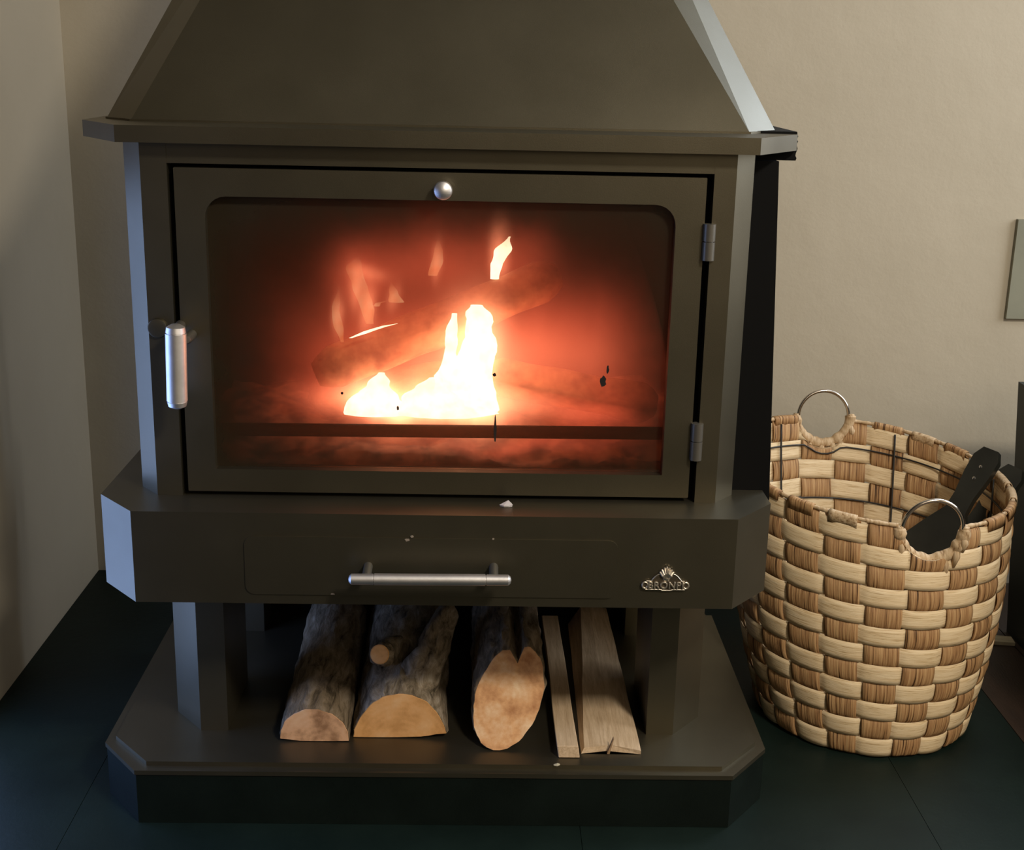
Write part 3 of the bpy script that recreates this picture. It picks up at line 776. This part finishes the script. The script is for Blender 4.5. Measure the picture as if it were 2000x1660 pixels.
# second log with knot and side branch
l2 = split_log('firewood_log', .112, .42, [(-.066, .000), (-.02, 0), (.03, .002), (.065, .008), (.062, .020), (.052, .040), (.038, .056), (.018, .066), (-.002, .068), (-.024, .063), (-.042, .050), (-.056, .030), (-.064, .012)],
          M['bark_pale'], M['cut2'], 'wide half-round firewood log with an orange cut face and a sawn knot on top', -.053, -.02, 4.2, .005)
bm = bmesh.new(); kp = Vector((-.088, .205, ZT+.080))
rough = []
kb = rough_log((-.068, .30, ZT+.050), tuple(kp), .0185, M['bark_pale'], 'knot_branch', n=20, m_=10, amp=.2, seed=9, parent=None)
kb.parent = l2
kc = lathe(kp+Vector((.0008, .0045, .0012)), (-.2, -1, .32), [(0, .013), (.005, .0145), (.0062, .013), (.0065, 0)], 20)
from_bm('knot_cut_face', kc, M['cut2'], l2, False)
rb = rough_log((-.040, .145, ZT+.036), (.010, .34, ZT+.100), .033, M['bark_pale'], 'branch_ridge', n=22, m_=26, amp=.30, seed=14, parent=None, taper=.5)
rb.parent = l2
# third log: whole round with a split notch, obliquely cut
pr3 = []
for i in range(30):
    a_ = -pi/2+2*pi*i/30; rx, rz = .050, .060
    x = rx*cos(a_); z = .058+rz*sin(a_)
    ang = .42; X = x*cos(ang)+(z-.058)*sin(ang)*.9; Z_ = .058+(z-.058)*cos(ang)-x*sin(ang)*.35
    pr3.append([X, max(0.0, Z_)])
mz = max(range(30), key=lambda i: pr3[i][1]); 
for k_, dd in ((0, .021), (1, .004), (-1, .003)): pr3[(mz+k_) % 30][1] -= dd
mnz = min(p[1] for p in pr3)
pr3 = [(x, z-mnz) for x, z in pr3]
split_log('firewood_log', .078, .40, pr3, M['bark'], M['cut3'], 'round firewood log with a tall oval cut face split by a notch at the top', .100, -.01, 7.7, .005, cutslope=1.0, sub=2)
# narrow batten
def stick(name, pts_front, pts_back, y0, y1, label, mat, extra=None):
    bm = bmesh.new(); a_ = [bm.verts.new((x, y0+(.0 if z < .01 else .004), ZT+z)) for x, z in pts_front]; c = [bm.verts.new((x, y1, ZT+z)) for x, z in pts_back]
    bm.faces.new(a_[::-1]); bm.faces.new(c); n = len(a_)
    for i in range(n): bm.faces.new((a_[i], a_[(i+1) % n], c[(i+1) % n], c[i]))
    bmesh.ops.subdivide_edges(bm, edges=[e for e in bm.edges if abs(e.verts[0].co.y-e.verts[1].co.y) > .2], cuts=16)
    bevel(bm, .0009, 1)
    for v_ in bm.verts:
        nn = noise.noise(Vector((v_.co.x*20, v_.co.y*9, v_.co.z*20)))*.0012; v_.co.x += nn; v_.co.z += max(0, nn) if v_.co.z > ZT+.005 else 0
    o = from_bm(name, bm, mat); tag(o, label, 'firewood', group='firewood stored on the tray under the stove'); return o
stick('kindling_batten', [(.168, 0), (.197, 0), (.195, .016), (.166, .016)], [(.163, 0), (.190, 0), (.190, .016), (.163, .016)], .060, .50,
      'narrow sawn softwood batten beside the notched round log', M['sawn'])
# split wedge: notch at the front end
bm = bmesh.new()
fr = [(.201, 0), (.232, 0), (.2335, 0), (.284, 0), (.280, .014), (.262, .028), (.236, .030), (.214, .012)]
fr = [(.200, 0), (.2355, 0), (.2365, .0), (.2395, .0), (.283, 0), (.283, .005), (.242, .008), (.204, .007)]
bk = [(.208, 0), (.236, 0), (.237, 0), (.239, 0), (.276, 0), (.272, .030), (.243, .034), (.228, .032)]
a_ = []; NL = 30; rings = []
for j in range(NL+1):
    t = j/NL; y = .072+t*.43; R_ = []
    for i in range(8):
        x = fr[i][0]*(1-t)+bk[i][0]*t; z = fr[i][1]*(1-t)+bk[i][1]*t
        yy = y
        if j == 0:
            if i in (5, 6, 7): yy += .004*random.random()
            if i == 6: yy += .010
            if i == 2: yy += .008
        nn = noise.noise(Vector((x*30, y*12, z*30)))*.0016
        R_.append(bm.verts.new((x+nn, yy, ZT+max(0, z+(nn if z > .004 else 0)))))
    rings.append(R_)
for A, B in zip(rings, rings[1:]):
    for i in range(8): bm.faces.new((A[i], A[(i+1) % 8], B[(i+1) % 8], B[i]))
bm.faces.new(rings[0][::-1]); bm.faces.new(rings[-1])
o = from_bm('split_billet', bm, M['sawn']); tag(o, 'broad split softwood billet with a cracked front end, rightmost under the stove', 'firewood', group='firewood stored on the tray under the stove')
# the crack at its front end, a dark wedge-shaped slot
bm = bmesh.new()
a_ = [bm.verts.new(p) for p in ((.2360, .0705, ZT+.0005), (.2395, .0705, ZT+.0005), (.2455, .0745, ZT+.022), (.2445, .0745, ZT+.022))]
c = [bm.verts.new(v_.co+Vector((0, .006, 0))) for v_ in a_]
bm.faces.new(a_); bm.faces.new(c[::-1])
for i in range(4): bm.faces.new((a_[i], c[i], c[(i+1) % 4], a_[(i+1) % 4]))
ck = from_bm('crack', bm, M['sawn_dark'], o)
# small flakes
def flake(px, py, Y=None, Z=None, size=.008, name='wood_chip', lab='', mat=None, cat='debris', seed=0):
    dd = fwd+RT*(px-1000)/FPX-UP*(py-830)/FPX
    t = (Z-CAM.z)/dd.z; p = CAM+dd*t
    bm = bmesh.new(); n = 9
    top = []; bot = []
    rnd = random.Random(seed)
    for i in range(n):
        q = 2*pi*i/n; r = size*(.45+.6*rnd.random()); top.append(bm.verts.new(p+Vector((cos(q)*r, sin(q)*r*.7, (.12+.22*rnd.random())*size))))
        bot.append(bm.verts.new(p+Vector((cos(q)*r*.9, sin(q)*r*.63, .0002))))
    c_ = bm.verts.new(p+Vector((size*.1, 0, size*.75)))
    for i in range(n):
        bm.faces.new((top[i], top[(i+1) % n], c_)); bm.faces.new((top[(i+1) % n], top[i], bot[i], bot[(i+1) % n]))
    bm.faces.new(bot)
    o = from_bm(name, bm, mat); tag(o, lab, cat); return o
flake(991, 988, Z=Z1, size=.0105, name='ash_flake', lab='crumbly white ash flake on the ledge below the stove door', mat=M['flake'], seed=3)
flake(1088, 1495, Z=.0864, size=.005, name='wood_chip', lab='tiny pale wood chip at the tray edge in front of the batten', mat=M['pale_strip'], seed=5)

# ------------------------------------------------------------------ basket
basket = empty('woven_basket', (.69, .43, 0))
tag(basket, 'round basket woven from pale and brown wood strips with two metal ring handles', 'basket')
TC = Vector((.695, .504, .373)); RTOP = .228; BC = Vector((.682, .384, 0.003)); RBOT = .165
FA, BA = math.radians(-81.5), math.radians(95)      # the two handles
RR = .0455
def rim_pt(a, r=RTOP):
    X, Y = r*cos(a), r*sin(a); return Vector((TC.x+X, TC.y+Y, TC.z-.0772*X+.089*Y))
def surf(a, v_, off=0.):
    t = rim_pt(a); b_ = Vector((BC.x+RBOT*cos(a), BC.y+RBOT*sin(a), BC.z))
    p = b_.lerp(t, v_); rad = Vector((cos(a), sin(a), 0))
    return p+rad*(.014*sin(pi*min(1, max(0, v_)))+off)
def notch(a):
    for h_ in (FA, BA):
        d_ = (a-h_+pi) % (2*pi)-pi; s_ = abs(d_)*RTOP
        if s_ < RR+.004: return 1-(math.sqrt((RR+.004)**2-s_*s_)+.000)/.375
    return 1.0
NS, ROWS = 22, 12
def strip_mesh(name, rows_, closed, mat, thick=.0011):
    """rows_: grid of (a, v, off); outer + inner sheet"""
    bm = bmesh.new(); uvl = bm.loops.layers.uv.new('UVMap'); nu = len(rows_); nv = len(rows_[0])
    O = [[bm.verts.new(surf(a, v_, o_)) for a, v_, o_ in r] for r in rows_]
    I = [[bm.verts.new(surf(a, v_, o_-thick)) for a, v_, o_ in r] for r in rows_]
    def face(vs4, uvs):
        try: f = bm.faces.new(vs4)
        except ValueError: return
        for l_, u_ in zip(f.loops, uvs): l_[uvl].uv = u_
    last = nu if closed else nu-1
    for i in range(last):
        j = (i+1) % nu
        for k_ in range(nv-1):
            uvs = [(k_/nv, i*.1), (k_/nv, (i+1)*.1), ((k_+1)/nv, (i+1)*.1), ((k_+1)/nv, i*.1)]
            face((O[i][k_], O[j][k_], O[j][k_+1], O[i][k_+1]), uvs)
            face((I[i][k_], I[i][k_+1], I[j][k_+1], I[j][k_]), [uvs[0], uvs[3], uvs[2], uvs[1]])
        for k_ in (0, nv-1):
            face((O[i][k_], O[j][k_], I[j][k_], I[i][k_]), [(0, 0), (0, .1), (.05, .1), (.05, 0)])
    if not closed:
        for i in (0, nu-1):
            for k_ in range(nv-1): face((O[i][k_], O[i][k_+1], I[i][k_+1], I[i][k_]), [(0, 0), (.1, 0), (.1, .1), (0, .1)])
    return from_bm(name, bm, mat, basket, True)
def flat(c, p=.45): return math.copysign(abs(c)**p, c)
AMP = .0036
def vis(v_):  # band centre heights
    return v_
PH = random.Random(3)
PHASE = .9*pi/NS*0
for j in range(ROWS):
    v0 = (j+.02)/ROWS*.985; v1 = (j+.98)/ROWS*.985
    n = NS*14; rows_ = []
    sl = [PH.uniform(-.004, .004) for _ in range(NS)]
    for i in range(n):
        a = 2*pi*i/n; c = cos(NS*a/2+j*pi)
        off = AMP*flat(c, .55); k_ = int(i/14) % NS
        lim = notch(a); r = []
        wob = .004*noise.noise(Vector((a*3, j*5.1, 0)))
        for q in range(5):
            f = q/4; v_ = v0+(v1-v0)*f+wob; bow = .0008*(1-(2*f-1)**2)
            r.append((a, min(v_, lim-.001*(1-f)), off+bow))
        rows_.append(r)
    strip_mesh('weave_band', rows_, True, M['band'])
for k_ in range(NS):
    ac = 2*pi*k_/NS; n = ROWS*10+6; rows_ = []
    wv_ = PH.uniform(.80, .92)
    for i in range(n+1):
        v_ = i/n*.995; c = cos(pi*(v_*ROWS/.985-.5)+0)*1.0
        # over where the band is under
        s_ = -cos(NS*ac/2+pi*(v_/.985*ROWS-.5)) if False else -math.cos(pi*k_+pi*(v_/.985*ROWS-.5))
        off = AMP*flat(s_, .55); r = []
        hw = pi/NS*wv_
        for q in range(9):
            f = q/8*2-1; a = ac+hw*f+.006*noise.noise(Vector((k_*3.7, v_*6, 0)))
            lobe = .0016*abs(cos(f*pi*1.5))-.0004+.0006*noise.noise(Vector((f*6+k_*9, v_*9, 3)))
            r.append((a, min(v_, notch(a)-.002), off+lobe))
        rows_.append(r)
    strip_mesh('stake', rows_, False, M['stake'], .0014)
# base disc
bm = lathe((BC.x, BC.y, .0006), (0, 0, 1), [(0, .001), (0, RBOT-.004), (.004, RBOT-.001), (.007, RBOT-.004), (.007, .001)], 48)
from_bm('base', bm, M['stake'], basket)
# rim binding, wrapped, in two arcs between the handles
def rim_arc(a0, a1):
    N = 260; pts = [rim_pt(a0+(a1-a0)*i/N)+Vector((0, 0, .000)) for i in range(N+1)]
    bm = tube(pts, .0045, 10, rfun=lambda i: .0029+.0007*abs(sin(i*.21+2*noise.noise(Vector((i*.05, 0, a0)))))+.0009*noise.noise(Vector((i*.3, 1, 0))))
    uvl = bm.loops.layers.uv.new('UVMap')
    for f in bm.faces:
        for l_ in f.loops: l_[uvl].uv = (l_.vert.co.x*14, l_.vert.co.y*14)
    from_bm('rim_binding', bm, M['wrap'], basket, True)
dA = (RR+.006)/RTOP
rim_arc(FA+dA, BA-dA); rim_arc(BA+dA, FA+2*pi-dA)
# stitches of bast over the rim
for k_ in range(NS):
    a = 2*pi*k_/NS
    if notch(a) < .999 or notch(a+.1) < .999 or notch(a-.1) < .999: continue
    wd_ = pi/NS*(.62+.22*PH.random()); ln = .010+.006*PH.random(); n1 = 7
    sec = [(-.0052, -ln), (-.0050, 0), (-.0030, .0036), (.0030, .0038), (.0054, .001), (.0062, -ln*.9)]
    bm = bmesh.new(); uvl = bm.loops.layers.uv.new('UVMap'); G = []
    for u_ in range(n1):
        aa = a+wd_*(u_/(n1-1)*2-1); p = rim_pt(aa); rad = Vector((cos(aa), sin(aa), 0)); jg = .0006*noise.noise(Vector((aa*60, k_, 0)))
        G.append(([bm.verts.new(p+rad*(x+jg)+Vector((0, 0, z+jg))) for x, z in sec], [bm.verts.new(p+rad*(x*1.16+jg)+Vector((0, 0, z*1.05+.0005+jg))) for x, z in sec]))
    for A, B in zip(G, G[1:]):
        for q in range(5):
            bm.faces.new((B[1][q], B[1][q+1], A[1][q+1], A[1][q])); bm.faces.new((A[0][q], A[0][q+1], B[0][q+1], B[0][q]))
        for q in (0, 5): bm.faces.new((A[0][q], B[0][q], B[1][q], A[1][q]))
    for A in (G[0], G[-1]):
        for q in range(5): bm.faces.new((A[0][q], A[1][q], A[1][q+1], A[0][q+1]))
    for f in bm.faces:
        for l_ in f.loops:
            c_ = l_.vert.co; l_[uvl].uv = ((math.atan2(c_.y-TC.y, c_.x-TC.x)-a)/.29, c_.z*40)
    from_bm('folded_strip_end', bm, M['stake'] if k_ % 3 else M['wrap'], basket, True)
# wire frame inside
for v_, o_ in ((.885, -.0068), (.66, -.0068)):
    from_bm('wire_hoop', tube([surf(2*pi*i/120, min(v_, notch(2*pi*i/120)-.02), o_) for i in range(120)], .0015, 6, True), M['wire'], basket, True)
for a in (math.radians(62), math.radians(118), math.radians(165), math.radians(5), math.radians(-50), math.radians(-120)):
    from_bm('wire_upright', tube([surf(a, .1+.88*i/20, -.0078) for i in range(21)], .0017, 6), M['wire'], basket, True)
# ring handles
def ring_handle(a, lift, r, lean):
    c = rim_pt(a)+Vector((0, 0, lift)); c.y += -.005 if a < 0 else 0; tn = Vector((-sin(a), cos(a), 0)); rad = Vector((cos(a), sin(a), 0))
    if a < 0: tn = Vector((1, 0, .0)) ; rad = Vector((0, -1, 0))
    else: tn = Vector((-1, 0, 0)); rad = Vector((0, 1, 0))
    upv = (Vector((0, 0, 1))+rad*lean).normalized()
    P = lambda q, rr=r, o_=0.: c+tn*(rr*cos(q))+upv*(rr*sin(q))+rad*o_
    hd_ = from_bm('ring_handle', tube([P(2*pi*i/64) for i in range(64)], .0032, 10, True), M['chrome'], basket, True)
    tag(hd_, 'shiny metal ring')
    # bast winding on the lower part
    q0, q1 = math.radians(176), math.radians(364); N = 150
    pts = [P(q0+(q1-q0)*i/N, r+.004) for i in range(N+1)]
    bm = tube(pts, .008, 12, rfun=lambda i: (.0085+.0012*abs(sin(i*.17))+.0022*noise.noise(Vector((i*.09, a, 0))))*(1 if 2 < i < N-2 else .7))
    uvl = bm.loops.layers.uv.new('UVMap')
    for f in bm.faces:
        for l_ in f.loops: l_[uvl].uv = (l_.vert.co.x*16, l_.vert.co.z*16)
    from_bm('handle_binding', bm, M['wrap'], hd_, True)
    # loose bast ends and ties
    for i in range(7):
        q = math.radians(195+i*25)+.1*PH.random(); s0 = P(q, r+.004)
        e0 = s0+Vector((PH.uniform(-.012, .012), 0, -.022-.016*PH.random()))+(-rad if a > 0 else rad)*.006
        bm = tube([s0, s0.lerp(e0, .4)+(-rad if a > 0 else rad)*.006, e0], .004, 7, rfun=lambda k2: (.0062, .0058, .0022)[k2])
        uvl = bm.loops.layers.uv.new('UVMap')
        for f in bm.faces:
            for l_ in f.loops: l_[uvl].uv = (l_.vert.co.x*40, l_.vert.co.z*6)
        from_bm('bast_tie', bm, M['wrap'], hd_, True)
ring_handle(FA, .000, RR, .05)
ring_handle(BA, .004, RR, .12)

# ------------------------------------------------------------------ bellows in the basket
bw = empty('fireplace_bellows', (.80, .48, .12))
tag(bw, 'black wooden hand bellows leaning in the basket, two riveted handles up', 'bellows')
def board(nrm_off, spread):
    a0 = Vector((.745, .45, .10)); a1 = Vector((.936, .545, .380))+spread
    ax_ = (a1-a0); Lb = ax_.length; ax_.normalize(); nrm = Vector((-.55, .50, .0)).cross(ax_).cross(ax_)
    wv = Vector((.55, -.52, .12)); wv = (wv-ax_*wv.dot(ax_)).normalized(); nr = ax_.cross(wv).normalized()
    prof = [(0, .010), (.06, .022), (.16, .050), (.30, .068), (.44, .062), (.56, .040), (.66, .019), (.74, .018), (.86, .023), (.95, .0235), (1.0, .014)]
    bm = bmesh.new(); R_ = []
    for t, wd_ in prof:
        c = a0+ax_*(t*Lb)+nr*nrm_off
        R_.append([bm.verts.new(c+wv*(s1*wd_)+nr*(s2*.006)) for s1, s2 in ((-1, -1), (1, -1), (1, 1), (-1, 1))])
    for A, B in zip(R_, R_[1:]):
        for i in range(4): bm.faces.new((A[i], A[(i+1) % 4], B[(i+1) % 4], B[i]))
    bm.faces.new(R_[0][::-1]); bm.faces.new(R_[-1]); bevel(bm, .0025, 2, .9)
    return bm, a0, ax_, Lb, wv, nr
bm, a0, ax_, Lb, wv, nr = board(-.021, Vector((-.012, .0, .004))); sm(from_bm('board', bm, M['bellow'], bw))
c0_ = a0+ax_*(Lb*.90)+nr*(-.021)
bm, _, _, _, _, _ = board(.021, Vector((.016, .0, -.008))); sm(from_bm('board', bm, M['bellow'], bw))
# leather gusset between
bm = bmesh.new(); R_ = []
for t, wd_ in [(.02, .010), (.10, .030), (.2, .052), (.32, .062), (.44, .057), (.55, .038), (.62, .018)]:
    c = a0+ax_*(t*Lb)
    R_.append([bm.verts.new(c+wv*(s1*wd_*k2)+nr*s2) for s1, s2, k2 in ((-1, -.0155, 1), (1, -.0155, 1), (1, 0, .86), (1, .0155, 1), (-1, .0155, 1), (-1, 0, .86))])
for A, B in zip(R_, R_[1:]):
    for i in range(6): bm.faces.new((A[i], A[(i+1) % 6], B[(i+1) % 6], B[i]))
bm.faces.new(R_[0][::-1]); bm.faces.new(R_[-1])
from_bm('leather_gusset', bm, M['leather'], bw, True)
sm(from_bm('nozzle', cyl(a0+ax_*.012, a0-ax_*.055, .010, .005, 16), M['hinge'], bw))
fdir = (CAM-c0_).normalized(); fn = nr if nr.dot(fdir) > 0 else -nr
for q in (.0, -.022):
    sm(from_bm('rivet', lathe(c0_+ax_*q+fn*.005, fn, [(0, .003), (.002, .0028), (.003, 0)], 12), M['chrome'], bw))

# ------------------------------------------------------------------ right-hand edge of the picture
bm = prism([(1.045, .10), (1.42, .10), (1.42, .69), (1.045, .69)], -.003, .478, None, [(1.006, .10), (1.40, .10), (1.40, .69), (1.006, .69)])
bevel(bm, .006, 2)
tag(from_bm('storage_chest', bm, M['darkbox']), 'dark green-black upright chest at the right edge beyond the basket', 'chest')
bm = prism([(.93, .64), (1.035, .625), (1.038, .652), (.935, .672)], -.0025, .004); bevel(bm, .001, 1)
tag(from_bm('pale_strip', bm, M['pale_strip']), 'pale flat wood strip lying on the floor behind the basket', 'wood strip')
bm = wall_grid((1.063, YW-.010, .548), (.12, 0, 0), (0, 0, .19), 1, 1, (0, .0098, 0)); bevel(bm, .003, 2)
tag(from_bm('wall_box', bm, M['socket']), 'flat grey-green box on the wall at the right edge', 'wall box')
